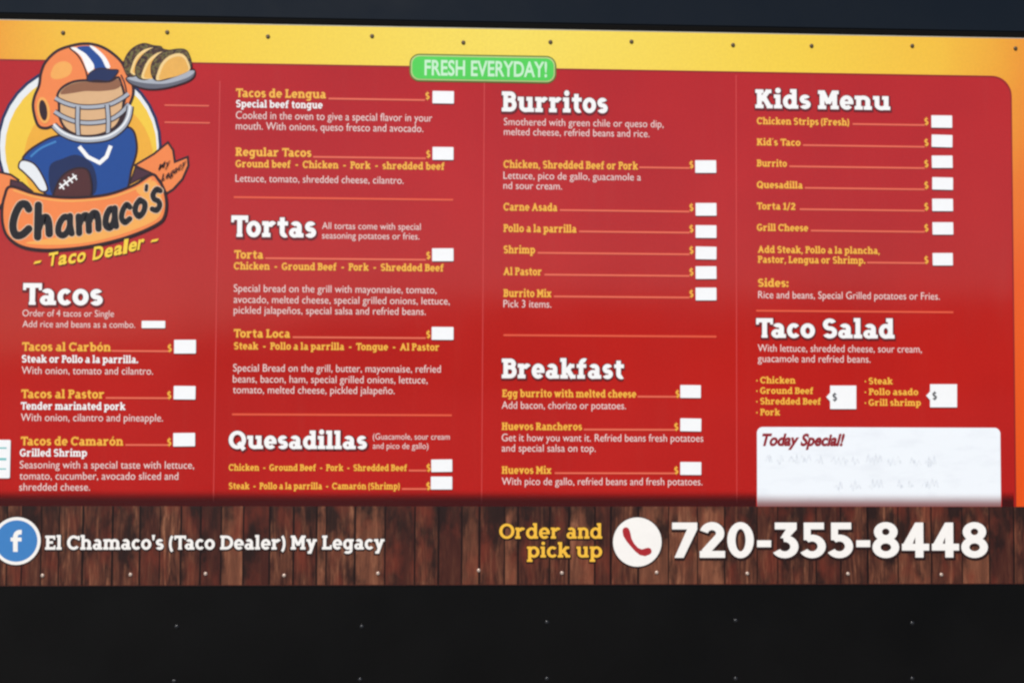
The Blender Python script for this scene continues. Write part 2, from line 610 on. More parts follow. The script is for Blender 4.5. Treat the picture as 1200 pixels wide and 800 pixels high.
        bowl(0, 5.0); stem(5.0 - w, DSC, X, 'lr', '')
    elif ch == 'r':
        stem(p, 0, X, 'lr', 'l')
        g.arc(p + w + 1.25, X - 1.9, 1.75, 2.0, 40, 175, w, v)
    elif ch == 's':
        ess(X, 2.05)
    elif ch == 't':
        x = p + 0.3
        g.bar(x, 1.7, x + w, 6.5); g.bar(x - p - 0.2, X - t, x + w + 1.2, X)
        g.arc(x + 1.9, 1.75, 1.9, 1.85, 180, 300, w, v)
    elif ch == 'u':
        x1 = p + 2 * w + cn
        g.bar(p, 1.9, p + w, X); g.bar(0, X - t, p + w, X)
        g.arc((p + x1) / 2, 1.9, (x1 - p) / 2, 2.0, 180, 350, w, v)
        stem(x1 - w, 0, X, 'r', 'l')
    elif ch in 'vwy':
        wd = 5.4 if ch != 'w' else 7.8
        if ch == 'w':
            g.line([(1.0, X - 0.1), (2.5, 0.5)], w); g.line([(2.5, 0.5), (3.9, X - 0.2)], w)
            g.line([(3.9, X - 0.2), (5.3, 0.5)], w); g.line([(5.3, 0.5), (6.8, X - 0.1)], w)
            g.bar(1.9, 0, 3.1, t); g.bar(4.7, 0, 5.9, t)
            g.bar(0, X - t, 2.1, X); g.bar(5.7, X - t, 7.8, X)
        else:
            g.line([(1.1, X - 0.1), (2.75, 0.4)], w)
            if ch == 'v':
                g.line([(4.3, X - 0.1), (2.65, 0.4)], w); g.bar(2.0, 0, 3.4, t)
            else:
                g.line([(4.3, X - 0.1), (1.9, DSC + 0.3)], w); g.bar(0.7, DSC, 2.6, DSC + t)
            g.bar(0, X - t, 2.2, X); g.bar(3.3, X - t, 5.4, X)
    elif ch == 'x':
        g.line([(0.9, X - 0.2), (4.3, 0.2)], w); g.line([(4.3, X - 0.2), (0.9, 0.2)], w)
        g.bar(0, 0, 2.1, t); g.bar(3.1, 0, 5.2, t); g.bar(0, X - t, 2.1, X); g.bar(3.1, X - t, 5.2, X)
    elif ch == 'z':
        g.bar(0, X - t, 4.4, X); g.bar(0, 0, 4.4, t); g.line([(3.8, X - 0.6), (0.6, 0.6)], w)
    elif ch == 'A':
        g.line([(1.2, 0.2), (3.5, c - 0.6)], w); g.line([(5.8, 0.2), (3.5, c - 0.6)], w)
        g.bar(2.7, c - t, 4.3, c); g.bar(1.6, 1.9, 5.4, 1.9 + 0.8 * w)
        g.bar(0, 0, 2.3, t); g.bar(4.7, 0, 7.0, t)
    elif ch in 'BPRDEFHIKLMTN':
        if ch == 'T':
            g.bar(0, c - v, 6.0, c); g.bar(0, c - v - 0.75, 0.55 * w, c); g.bar(6.0 - 0.55 * w, c - v - 0.75, 6.0, c)
            g.bar(3 - w / 2, 0, 3 + w / 2, c)
            g.bar(3 - w / 2 - 0.2, 0, 3 + w / 2 + 0.2, t * 0.7)
        elif ch == 'M':
            stem(p, 0, c, 'lr', 'l'); stem(7.6 - p - w, 0, c, 'lr', 'r')
            g.line([(p + w * 0.6, c - 0.3), (3.8, 2.1)], w * 0.95); g.line([(7.6 - p - w * 0.6, c - 0.3), (3.8, 2.1)], w * 0.95)
        elif ch == 'N':
            stem(p, 0, c, 'lr', 'l'); stem(6.4 - p - w, 0, c, '', 'lr'); g.line([(p + w * 0.6, c - 0.3), (6.4 - p - w * 0.6, 0.3)], w)
        elif ch == 'H':
            stem(p, 0, c, 'lr', 'lr'); stem(6.2 - p - w, 0, c, 'lr', 'lr'); g.bar(p + w, 3.1, 6.2 - p - w, 3.1 + v)
        elif ch == 'I':
            stem(p, 0, c, 'lr', 'lr')
        elif ch == 'K':
            stem(p, 0, c, 'lr', 'lr'); x = p + w
            g.line([(x - 0.2, 2.9), (x + 2.4, c - 0.3)], w); g.line([(x + 0.7, 4.2), (x + 2.9, 0.3)], w)
            g.bar(x + 1.4, c - t, x + 3.5, c); g.bar(x + 1.8, 0, x + 4.0, t)
        elif ch == 'L':
            stem(p, 0, c, 'l', 'lr'); g.bar(p, 0, 5.0, v); g.bar(5.0 - 0.6 * w, 0, 5.0, 2.2)
        elif ch in 'EF':
            stem(p, 0, c, 'lr' if ch == 'F' else 'l', 'l')
            g.bar(p, c - v, 5.1, c); g.bar(5.1 - 0.6 * w, c - 2.1, 5.1, c)
            g.bar(p + w, 3.0, 4.0, 3.0 + 0.9 * v)
            if ch == 'E':
                g.bar(p, 0, 5.3, v); g.bar(5.3 - 0.6 * w, 0, 5.3, 2.1)
        elif ch == 'D':
            stem(p, 0, c, 'l', 'l'); x = p + w * 0.4
            g.arc(x + 1.9, c / 2, 3.6, c / 2, -90, 90, w, v)
            g.bar(p, 0, x + 1.9, v); g.bar(p, c - v, x + 1.9, c)
        else:
            stem(p, 0, c, 'l' if ch == 'B' else 'lr', 'l')
            x = p + w + 0.9
            r1 = 2.0 if ch != 'B' else 1.9
            yb = c - 2 * r1
            g.bar(p, c - v, x, c); g.bar(p + w * 0.5, yb - 0.02, x, yb + v)
            g.arc(x, c - r1, 2.15, r1 + 0.02, -90, 90, w, v)
            if ch == 'B':
                r2 = (yb + v) / 2
                g.bar(p, 0, x, v); g.arc(x, r2, 2.45, r2, -90, 90, w, v)
            if ch == 'R':
                g.line([(x - 0.2, yb + 0.5), (x + 1.6, 0.3)], w); g.bar(x + 0.8, 0, x + 2.8, t)
    elif ch in 'CGOQ':
        if ch in 'OQ':
            g.arc(3.45, c / 2, 3.45, c / 2 + 0.1, 0, 360, w, v)
            if ch == 'Q':
                g.line([(3.9, 2.5), (6.2, -0.35)], w * 0.95)
        else:
            g.arc(3.35, c / 2, 3.35, c / 2 + 0.1, 42, 320, w, v)
            if ch == 'C':
                g.bar(5.5 - 0.1, c - 2.3, 5.5 + 0.55 * w, c - 0.2)
            else:
                g.bar(6.0 - w, 0.7, 6.0, 3.4); g.bar(3.5, 3.4 - t, 6.6, 3.4)
    elif ch == 'S':
        ess(c, 2.6)
    elif ch == '$':
        ess(c, 2.3); g.bar(2.3 - 0.3, -1.0, 2.3 + 0.3, c + 1.0)
    elif ch == '0':
        g.arc(2.55, c / 2, 2.55, c / 2 + 0.1, 0, 360, w, v)
    elif ch == '1':
        g.bar(1.3, 0, 1.3 + w, c); g.line([(1.9, c - 0.4), (0.2, c - 1.7)], w * 0.8); g.bar(0.2, 0, 2.4 + w, t)
    elif ch == '2':
        r = w / 2
        g.line(arcpts(2.4, c - 2.15, 2.35 - r, 2.25 - r, 168, -28) + [(1.0, 1.0)], w); g.bar(0.05, 0, 4.9, v)
    elif ch == '3':
        g.bar(0.3, c - v, 4.5, c); g.quad([(4.5 - 1.3 * w, c - v), (4.5, c - v), (2.9, 3.9), (1.35, 3.9)])
        g.arc(2.2, 2.2, 2.65, 2.3, 98, -148, w, v)
    elif ch == '4':
        g.bar(2.7, 0, 2.7 + w, c); g.bar(0.1, 1.4, 5.4, 1.4 + v)
        g.quad([(0.1, 1.4 + v * 0.6), (0.1 + 1.2 * w, 1.4 + v * 0.6), (2.7 + w * 0.7, c), (2.7, c)])
    elif ch == '5':
        g.bar(0.6, c - v, 4.5, c); g.bar(0.6, 3.5, 0.6 + 0.85 * w, c)
        g.arc(2.2, 2.25, 2.65, 2.35, 128, -148, w, v)
    elif ch == '7':
        g.bar(0, c - v, 4.8, c); g.quad([(0.45, 0), (0.45 + 1.1 * w, 0), (4.8, c - v), (4.75 - 1.2 * w, c - v)])
    elif ch == '8':
        g.arc(2.6, c - 1.85, 2.3, 1.95, 0, 360, w, v * 0.95); g.arc(2.6, 2.05, 2.6, 2.15, 0, 360, w, v)
    elif ch == '-':
        g.bar(0.2, 2.1, 2.9, 2.1 + v)
    elif ch == '.':
        g.arc(0.62 * w, 0.55 * w, 0.6 * w, 0.6 * w, 0, 360, 0.58 * w, 0.58 * w)
    elif ch == ',':
        g.quad([(0, -1.3), (0.5 * w, -1.3), (1.15 * w, 1.0), (0.2 * w, 1.0)])
    elif ch == ':':
        for y in (0.55 * w, XH - 0.7 * w):
            g.arc(0.62 * w, y, 0.6 * w, 0.6 * w, 0, 360, 0.58 * w, 0.58 * w)
    elif ch == "'":
        g.quad([(0.3 * w, 4.6), (0.75 * w, 4.6), (1.1 * w, 7.3), (0, 7.3)])
    elif ch == '(' or ch == ')':
        g.line([(2.0 - q[0], q[1]) if ch == ')' else q for q in arcpts(3.4, 2.9, 2.8, 4.9, 128, 232)], w * 0.85)
    elif ch == '/':
        g.line([(0.3, -0.6), (2.9, 7.4)], w * 0.8)
    elif ch == '•':
        g.arc(0.9, 2.9, 0.85, 0.85, 0, 360, 0.83, 0.83)
    else:
        raise ValueError(ch)
    xs = [q[0] for pr in g.p for quad in pr for q in quad]
    return g.p, (max(xs) - e)

GC = {}
def slab(text, w, e=0.0):
    """-> strokes as (order, polygon) plus the ink width; cap height is 7 units"""
    out, x = [], 0.0
    prev = ''
    for ch in text:
        if ch == ' ':
            x += 2.3; prev = ' '
            continue
        if (ch, w, e) not in GC:
            GC[(ch, w, e)] = glyph(ch, w, e)
        prims, wd = GC[(ch, w, e)]
        kern = {'Ta': -1.0, 'To': -1.0, 'r.': -0.3, 'Po': -0.4, 'Te': -0.8, "o'": -0.2, "'s": -0.1}.get(prev + ch, 0)
        if x: x += kern
        if ch in 'lidhbkm' and prev in 'lidhbkmnu': x -= 0.12
        for i, pr in enumerate(prims):
            for q in pr:
                out.append((i, [(a + x, b) for a, b in q]))
        x += wd + 0.42
        prev = ch
    return out, x - 0.42

def place(polys, name, mat, parent, y, fn, step=0.00002):
    """polygons in local (a, b) through fn -> (x, z); strokes stacked a hair apart so that none share a plane"""
    v, f = [], []
    for i, q in polys:
        k = len(v)
        pts = [fn(a, b) for a, b in q]
        ar = sum(pts[j][0] * pts[(j + 1) % len(pts)][1] - pts[(j + 1) % len(pts)][0] * pts[j][1] for j in range(len(pts)))
        if ar < 0:
            pts = pts[::-1]
        v += [(x, y - step * i, z) for x, z in pts]
        f.append(tuple(range(k, k + len(pts))))
    return mesh(name, v, f, mat, parent)

def slab_line(name, text, x0, x1, base, cap, mat, parent, y, w=1.5, outline=None, oe=0.48, base_r=None):
    a, za = pos(x0, base)
    b, zb = pos(x1, base if base_r is None else base_r)
    z = pos((x0 + x1) / 2, (base + (base if base_r is None else base_r)) / 2)[1] if base_r is not None else za
    polys, wd = slab(text, w)
    sx, sy = (b - a) / wd, cap * S / 7.0
    o = place(polys, name, mat, parent, y, lambda u, v: (a + u * sx, z + v * sy))
    if outline:
        po, _ = slab(text, w, oe)
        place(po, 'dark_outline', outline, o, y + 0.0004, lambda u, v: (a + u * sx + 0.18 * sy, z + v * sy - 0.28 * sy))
    return o

# ------------------------------------------------------------------ plain sans lettering (Blender's own built-in face)
TC = {}
def sans(text, offset=0.0, shear=0.0, space=1.0):
    key = (text, offset, shear, space)
    if key in TC:
        return TC[key]
    cu = bpy.data.curves.new('lettering', 'FONT')
    cu.body = text
    cu.size = 1.0
    cu.offset = offset
    cu.shear = shear
    cu.space_character = space
    cu.resolution_u = 4
    cu.fill_mode = 'FRONT'
    o = bpy.data.objects.new('lettering', cu)
    C.objects.link(o)
    dg = bpy.context.evaluated_depsgraph_get()
    me = bpy.data.meshes.new_from_object(o.evaluated_get(dg))
    vs = [(v.co.x, v.co.y) for v in me.vertices]
    fs = [tuple(p.vertices) for p in me.polygons]
    bpy.data.objects.remove(o)
    bpy.data.curves.remove(cu)
    bpy.data.meshes.remove(me)
    TC[key] = (vs, fs)
    return vs, fs
hv, _ = sans('H')
HCAP = max(v[1] for v in hv)

def flat(name, vs, fs, fn, y, mat, parent):
    vv = [fn(a, b) for a, b in vs]
    ff = []
    for f in fs:
        ar = sum(vv[f[j]][0] * vv[f[(j + 1) % len(f)]][1] - vv[f[(j + 1) % len(f)]][0] * vv[f[j]][1] for j in range(len(f)))
        ff.append(f if ar > 0 else f[::-1])
    return mesh(name, [(x, y, z) for x, z in vv], ff, mat, parent)

def sans_line(name, text, x0, x1, base, cap, mat, parent, y, offset=-0.004, shear=0.0, base_r=None):
    vs, fs = sans(text, offset, shear)
    a, za = pos(x0, base)
    b, _ = pos(x1, base if base_r is None else base_r)
    z = za if base_r is None else pos((x0 + x1) / 2, (base + base_r) / 2)[1]
    m0, m1 = min(v[0] for v in vs), max(v[0] for v in vs)
    sx, sy = (b - a) / (m1 - m0), cap * S / HCAP
    return flat(name, vs, fs, lambda u, v: (a + (u - m0) * sx, z + v * sy), y, mat, parent)

def pline(name, x0, y0, x1, thick, mat, parent, y):
    a, z = pos(x0, y0)
    b, _ = pos(x1, y0)
    h = thick * S / 2
    return mesh(name, [(a, y, z - h), (b, y, z - h), (b, y, z + h), (a, y, z + h)], [(0, 1, 2, 3)], mat, parent)

def rounded(x0, x1, z0, z1, r, corners='abcd', n=8):
    """outline in (x, z); corners a b c d = lower left, lower right, upper right, upper left"""
    out = []
    for key, cx, cz, a0 in (('a', x0 + r, z0 + r, 180), ('b', x1 - r, z0 + r, 270), ('c', x1 - r, z1 - r, 0), ('d', x0 + r, z1 - r, 90)):
        if key in corners:
            out += [(cx + r * math.cos(R(a0 + 90 * k / n)), cz + r * math.sin(R(a0 + 90 * k / n))) for k in range(n + 1)]
        else:
            out.append({'a': (x0, z0), 'b': (x1, z0), 'c': (x1, z1), 'd': (x0, z1)}[key])
    return out

# ------------------------------------------------------------------ food truck wall
BX0, BX1 = pos(-70, 400)[0], pos(1262, 400)[0]
ZT, ZB = EYE + 407.4 * S, EYE - 246.2 * S
truck = empty('food_truck', (0, 0.06, 0.45))
tag(truck, 'black painted side wall of the food truck, above and below the menu board', 'food truck')
def tpart(name, data, mat, bev=0):
    v, f = data
    o = mesh(name, [(x, y - 0.06, z - 0.45) for x, y, z in v], f, mat, truck)
    if bev: bevel(o, bev)
    return o
tpart('wall_panel', box_data(BX0 - 0.5, BX1 + 0.5, 0.004, 0.16, 0.45, 3.3), M['wall'], 0.003)
tpart('upper_panel', box_data(BX0 - 0.5, BX1 + 0.5, 0.0005, 0.0035, ZT + 0.022, 3.26), M['wall'], 0.001)
tpart('lower_panel', box_data(BX0 - 0.5, BX1 + 0.5, 0.0005, 0.0035, 0.5, ZB - 0.004), M['wall'], 0)
tpart('black_strip', box_data(BX0 - 0.5, BX1 + 0.5, -0.002, 0.0035, ZT + 0.0025, ZT + 0.019), M['strip_black'], 0.0015)  # thin matte black strip just above the board
for px, py in ((207, 734), (424, 734), (641, 729), (862, 727), (1069, 730), (204, 798), (422, 796), (641, 795), (862, 795), (1069, 795), (-10, 735), (1280, 731)):
    x, z = pos(px, py)
    dome('rivet', x, 0.0005 - 0.06, z - 0.45, 0.0065, 0.004, M['rivet'], truck, slot=False)

# ------------------------------------------------------------------ menu board
board = empty('menu_board', (0, 0, ZB))
tag(board, 'wide red printed menu board with yellow border and wood strip, screwed to the black wall', 'menu board')
def lower(o):
    """parts are modelled in world coordinates: shift them under the board's base"""
    for ch in o.children:
        ch.matrix_parent_inverse = o.matrix_world.inverted()
bpy.context.view_layer.update()
L1, L2, L3, L4 = -0.0003, -0.0006, -0.0009, -0.0016

sheet = mesh('border_sheet', *box_data(BX0, BX1, 0.0, 0.0035, ZB, ZT), M['border'], board)
# bright cut edge of the sheet along its top
mesh('cut_edge', *box_data(BX0, BX1, -0.0004, 0.0032, ZT + 0.0001, ZT + 0.0021), M['alu'], board)
ZW = EYE + (pos(600, 593)[1] - EYE)          # top of the wood strip
rx1 = pos(1188, 330)[0]
rz1 = pos(600, 79.5)[1]
out = rounded(BX0 + 0.001, rx1, ZW, rz1, 24 * S, 'c')
plate('red_panel', out, L1, -0.00005, M['red'], board)
# thin darker printed keyline along the right side and top of the red
p = Pen(1.6 * S)
edge = [(rx1 - 0.0022, ZW + 0.001)] + [(x - 0.0022, z - 0.0022) for x, z in out if x > rx1 - 25 * S and z > rz1 - 25 * S] + [(BX0 + 0.002, rz1 - 0.0022)]
p.line(edge)
place([(0, q) for q in p.p[0]], 'keyline', M['edge'], board, L2, lambda a, b: (a, b))
for px, pa, pb in ((254, 95, 588), (566, 96, 590), (863, 88, 590)):
    x, za = pos(px, pa)
    zb = pos(px, pb)[1]
    x = pos(px, 340)[0]
    mesh('divider', *box_data(x - 0.0014, x + 0.0014, L2, L1 - 0.0001, zb, za), M['divider'], board)

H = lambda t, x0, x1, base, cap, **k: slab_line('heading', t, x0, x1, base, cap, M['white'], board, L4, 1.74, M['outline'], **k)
I = lambda t, x0, x1, base, cap=9.2, **k: slab_line('item_name', t, x0, x1, base, cap, M['item'], board, L3, 1.62, **k)
B = lambda t, x0, x1, base, cap=8.6, **k: slab_line('subheading', t, x0, x1, base, cap, M['white'], board, L3, 1.5, **k)
T = lambda t, x0, x1, base, cap=8.6, **k: sans_line('description', t, x0, x1, base, cap, M['note'], board, L3, **k)

stickers = []
def sticker(dish, x0, x1, y0, y1, label=None, tilt=None):
    a, z1 = pos(x0, y0)
    b, _ = pos(x1, y0)
    z0 = pos(x0, y1)[1]
    cx, cz = (a + b) / 2, (z0 + z1) / 2
    hw, hh = (b - a) / 2, (z1 - z0) / 2
    ol = rounded(-hw, hw, -hh, hh, 0.0016, n=3)
    o = plate('price_sticker', ol, -0.0005, 0.0003, M['sticker'])
    o.location = (cx, -0.0022, cz)
    o.rotation_euler = (0, R(random.uniform(-0.9, 0.9) if tilt is None else tilt), 0)
    tag(o, label or f'blank white price sticker at the end of the {dish} line', 'price sticker', 'blank white price stickers on the menu board')
    return o

def row(dish, tx1, lx0, lx1, ly, dx, sx0, sx1, sy0, sy1, th=2.0, dollar=True, who=None):
    pline('leader_line', lx0, ly, lx1, th, M['leader'], board, L3)
    if dollar:
        slab_line('dollar_sign', '$', dx, dx + 4.9, ly + 0.9, 8.2, M['item'], board, L3 - 0.0002, 1.5)
    sticker(dish, sx0, sx1, sy0, sy1, who)

# --- first column
H('Tacos', 27, 120.5, 357, 25)
T('Order of 4 tacos or Single', 26.5, 133.5, 370.5, 7.6)
T('Add rice and beans as a combo.', 26.5, 158.5, 383.2, 7.6)
sticker('', 166.5, 194, 375.8, 384.3, 'narrow white sticker after the note about rice and beans as a combo')
I('Tacos al Carbón', 26, 130, 411, 10)
row('Tacos al Carbón', 0, 131, 197.5, 411, 196.5, 204.5, 230, 398, 414)
B('Steak or Pollo a la parrilla.', 25.5, 162, 424.6)
T('With onion, tomato and cilantro.', 25.5, 179.5, 438)
I('Tacos al Pastor', 25, 122.5, 466.3, 10)
row('Tacos al Pastor', 0, 124, 197.5, 466, 196, 204, 229.5, 452, 467.7)
B('Tender marinated pork', 24.5, 147, 479.7)
T('With onion, cilantro and pineapple.', 24.5, 191, 493)
I('Tacos de Camarón', 24.5, 144.5, 521.5, 10)
row('Tacos de Camarón', 0, 147, 197.5, 521, 196, 203.5, 229, 507, 522.6)
B('Grilled Shrimp', 23.3, 102, 534.5)
T('Seasoning with a special taste with lettuce,', 23.3, 227.5, 548.4)
T('tomato, cucumber, avocado sliced and', 23, 209, 561.4)
T('shredded cheese.', 22.7, 105.5, 574.4)
# two short leader ends beside the round emblem
pline('leader_line', 193, 123.5, 245, 1.5, M['leader'], board, L3)
pline('leader_line', 193, 143.5, 246, 1.5, M['leader'], board, L3)

# --- second column
I('Tacos de Lengua', 276.5, 382, 113.8, 10.2, base_r=116)
row('Tacos de Lengua', 0, 385, 498, 115.8, 498.5, 507, 532, 107, 121.5)
B('Special beef tongue', 276.5, 378, 126, base_r=127.5)
T('Cooked in the oven to give a special flavor in your', 276.5, 506.5, 139.2, 9, base_r=143)
T('mouth. With onions, queso fresco and avocado.', 276.5, 496, 152, 9, base_r=155)
I('Regular Tacos', 276, 365, 183, 10)
row('Regular Tacos', 0, 367, 499, 184, 499.5, 507, 531.5, 172.5, 187.5)
slab_line('item_options', 'Ground beef  -  Chicken  -  Pork  -  shredded beef', 276, 521, 196.5, 8.6, M['item'], board, L3, 1.62, base_r=199)
T('Lettuce, tomato, shredded cheese, cilantro.', 276, 473, 213.3, base_r=215.5)
pline('section_rule', 274, 231.2, 531, 2.2, M['rule'], board, L3)
H('Tortas', 271, 370.5, 277.5, 25)
T('All tortas come with special', 377.5, 493, 268.3, 7.8)
T('seasoning potatoes or fries.', 377.5, 491.5, 279.6, 7.8)
I('Torta', 274.5, 308.5, 303, 9.8)
row('Torta', 0, 311, 499, 302.6, 499.5, 506.5, 531.5, 291, 306)
slab_line('item_options', 'Chicken  -  Ground Beef  -  Pork  -  Shredded Beef', 274, 520, 316, 8.6, M['item'], board, L3, 1.62, base_r=318)
T('Special bread on the grill with mayonnaise, tomato,', 274, 511.5, 341.8)
T('avocado, melted cheese, special grilled onions, lettuce,', 274, 527, 354.8)
T('pickled jalapeños, special salsa and refried beans.', 274, 499, 367.3)
I('Torta Loca', 274, 340, 395.3, 9.8)
row('Torta Loca', 0, 343, 499, 395, 499.5, 506, 531.5, 383, 398)
slab_line('item_options', 'Steak  -  Pollo a la parrilla  -  Tongue  -  Al Pastor', 274, 515, 409.3, 8.4, M['item'], board, L3, 1.62)
T('Special Bread on the grill, butter, mayonnaise, refried', 273.3, 516.5, 435)
T('beans, bacon, ham, special grilled onions, lettuce,', 273, 501, 448)
T('tomato, melted cheese, pickled jalapeño.', 273, 462.5, 460.6)
pline('section_rule', 272, 485.3, 529.5, 2.2, M['rule'], board, L3)
H('Quesadillas', 268, 430, 525.5, 20.5)
T('(Guacamole, sour cream', 437, 527, 514.6, 7)
T('and pico de gallo)', 437, 502, 525.5, 7)
slab_line('item_options', 'Chicken  -  Ground Beef  -  Pork  -  Shredded Beef', 268, 477, 551.2, 7.6, M['item'], board, L3, 1.62)
row('Quesadillas with chicken', 0, 479, 499.5, 551, 499.8, 505.5, 530, 538, 552.5, who='blank white sticker beside the quesadilla line of chicken, ground beef, pork and shredded beef')
slab_line('item_options', 'Steak  -  Pollo a la parrilla  -  Camarón (Shrimp)', 268, 468.5, 572.8, 7.6, M['item'], board, L3, 1.62)
row('Quesadillas with steak', 0, 471, 499.5, 572.5, 499.5, 505, 530, 558, 573, who='blank white sticker beside the lowest quesadilla line, with steak, pollo and camarón')

# --- third column
H('Burritos', 588, 712, 131, 24)
T('Smothered with green chile or queso dip,', 590.5, 777.5, 147, base_r=149.5)
T('melted cheese, refried beans and rice.', 590.5, 761, 159, base_r=160.5)
I('Chicken, Shredded Beef or Pork', 590, 747.5, 197)
row('Chicken, Shredded Beef or Pork', 0, 749, 808, 196.3, 807.7, 814.5, 839, 188, 202.7)
T('Lettuce, pico de gallo, guacamole a', 590, 751, 209.7)
T('nd sour cream.', 590, 658.5, 221.5)
for d, tx, ly, sy in (('Carne Asada', 653, 246, 238), ('Pollo a la parrilla', 675.5, 271, 264), ('Shrimp', 627, 296, 289), ('Al Pastor', 635, 321.5, 312), ('Burrito Mix', 646, 347, 337)):
    I(d, 590, tx, ly + 0.9)
    row('', 0, tx + 3, 808, ly + 0.3, 807.7, 815, 839.3, sy, sy + 14.8, who=f'blank white price sticker beside {d} in the burritos list')
T('Pick 3 items.', 590, 646, 360)
pline('section_rule', 590, 392.6, 839.5, 2.2, M['rule'], board, L3)
H('Breakfast', 588, 731, 443, 23)
I('Egg burrito with melted cheese', 588.5, 745.5, 465, 8.8)
row('Egg burrito with melted cheese', 0, 747, 792, 464.5, 791.5, 797, 821, 451, 466)
T('Add bacon, chorizo or potatoes.', 588, 733.5, 478.6)
I('Huevos Rancheros', 588, 682, 503.6, 8.8)
row('Huevos Rancheros', 0, 684, 791, 503, 790, 797, 821.5, 490, 505)
T('Get it how you want it. Refried beans fresh potatoes', 588, 824, 516.6)
T('and special salsa on top.', 588, 698, 528.8)
I('Huevos Mix', 588, 646, 554.8, 8.8)
row('Huevos Mix', 0, 650, 791, 554, 790, 797, 821.5, 541, 556)
T('With pico de gallo, refried beans and fresh potatoes.', 588, 823, 567.8)

# --- fourth column
H('Kids Menu', 885, 1043, 127, 22.5)
for d, tx, ly, lx, sx, sy in (('Chicken Strips (Fresh)', 995, 145.3, 999, 1091, 135.5), ('Kid´s Taco', 938, 170, 941, 1091.3, 158.2), ('Burrito', 922, 194.8, 925, 1091.5, 182.5),
                              ('Quesadilla', 940.5, 220, 943, 1092, 208), ('Torta 1/2', 932, 245, 937, 1092, 233), ('Grill Cheese', 947, 270, 950, 1092.3, 260.5)):
    I(d, 886.8, tx, ly + 0.6, 8.4)
    row('', 0, lx, 1083.5, ly + 0.3, 1083, sx, sx + 24.2, sy, sy + 14.4, who=f'blank white price sticker beside {d} in the kids menu')
I('Add Steak, Pollo a la plancha,', 888, 1031, 296.3, 8.4)
I('Pastor, Lengua or Shrimp.', 888, 1014, 308, 8.4)
row('Pastor, Lengua or Shrimp', 0, 1016, 1083.5, 307.7, 1083, 1092.5, 1116, 296.5, 311)
I('Sides:', 888, 924, 336, 9.6)
T('Rice and beans, Special Grilled potatoes or Fries.', 888.5, 1101, 349.4)
pline('section_rule', 886, 364, 1117, 2.2, M['rule'], board, L3)
H('Taco Salad', 886, 1048, 395.5, 23)
T('With lettuce, shredded cheese, sour cream,', 888, 1080, 411.8)
T('guacamole and refried beans.', 888, 1020, 424)
for t, x0, x1, b in (('• Chicken', 886, 932, 449), ('• Ground Beef', 886, 953, 461.2), ('• Shredded Beef', 886, 962, 473.6), ('• Pork', 886, 914, 486.4),
                     ('• Steak', 1013, 1046, 450), ('• Pollo asado', 1013, 1076, 462.6), ('• Grill shrimp', 1013, 1079, 475.2)):
    I(t, x0, x1, b, 7.8)

def arrow_tag(x0, x1, y0, y1, tip, ty, label):
    cx, cz = pos((x0 + x1) / 2, (y0 + y1) / 2)
    q = [pos(*a) for a in ((x0, y1), (x1, y1), (x1, y0), (x0, y0), (x0, ty - 5), (tip, ty), (x0, ty + 5))]
    q = [(a - cx, b - cz) for a, b in q]
    o = empty('price_tag', (cx, -0.0022, cz))
    tag(o, label, 'price tag')
    plate('tag_plate', q, -0.0005, 0.0003, M['sticker'], o)
    polys, wd = slab('$', 1.5)
    ax, az = pos(x0 + 2.6, ty + 4.4)
    sy = 8.8 * S / 7
    place(polys, 'dollar_sign', M['tag_grey'], o, -0.0008, lambda u, v: (ax - cx + u * sy * 0.95, az - cz + v * sy))
    return o
arrow_tag(972.5, 1003, 451.6, 479, 968, 465, 'white arrow shaped price tag right of the chicken, beef and pork salad choices')
arrow_tag(1089.5, 1121, 450, 477, 1085, 463.5, 'white arrow shaped price tag right of the steak, pollo and shrimp salad choices')

# --- white special panel
a, zt = pos(887, 500)
b, _ = pos(1172, 500)
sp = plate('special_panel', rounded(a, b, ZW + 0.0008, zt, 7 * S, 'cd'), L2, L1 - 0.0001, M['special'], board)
sans_line('special_lettering', 'Today Special!', 893, 990, 521.5, 13.2, M['special_red'], sp, L3, offset=0.042, shear=0.3)
def spline(pts, closed=True, n=5):
    out = []
    m = len(pts)
    rng = range(m if closed else m - 1)
    for i in rng:
        g = lambda k: Vector(pts[k % m]) if closed else Vector(pts[min(max(k, 0), m - 1)])
        a, b, c, d = g(i - 1), g(i), g(i + 1), g(i + 2)
        for k in range(n):
            t = k / n
            out.append(tuple(0.5 * ((2 * b) + (c - a) * t + (2 * a - 5 * b + 4 * c - d) * t * t + (3 * b - a - 3 * c + d) * t ** 3)))
    if not closed:
        out.append(tuple(pts[-1]))
    return out

def scribble(x0, x1, y, amp, n, seed):
    rnd = random.Random(seed)
    p = Pen(2.4)
    x = x0
    while x < x1:
        k = rnd.randint(2, 4)
        pts = [(x, y)]
        for _ in range(k):
            x += rnd.uniform(2.5, 6)
            pts += [(x - 2, y - amp * rnd.uniform(0.2, 1)), (x, y + amp * rnd.uniform(-0.1, 0.3))]
        p.line(spline(pts, False, 4))
        x += rnd.uniform(4, 10)
    return [(i, q) for i, pr in enumerate(p.p) for q in pr]
for x0, x1, y, s in ((897, 925, 541, 1), (942, 1030, 541, 2), (1040, 1088, 543, 5), (978, 1022, 571, 3), (1052, 1092, 570, 4)):
    place(scribble(x0, x1, y, 9, 3, s), 'wiped_marker', M['marker'], sp, L3, lambda u, v: pos(u, v), step=0.000004)

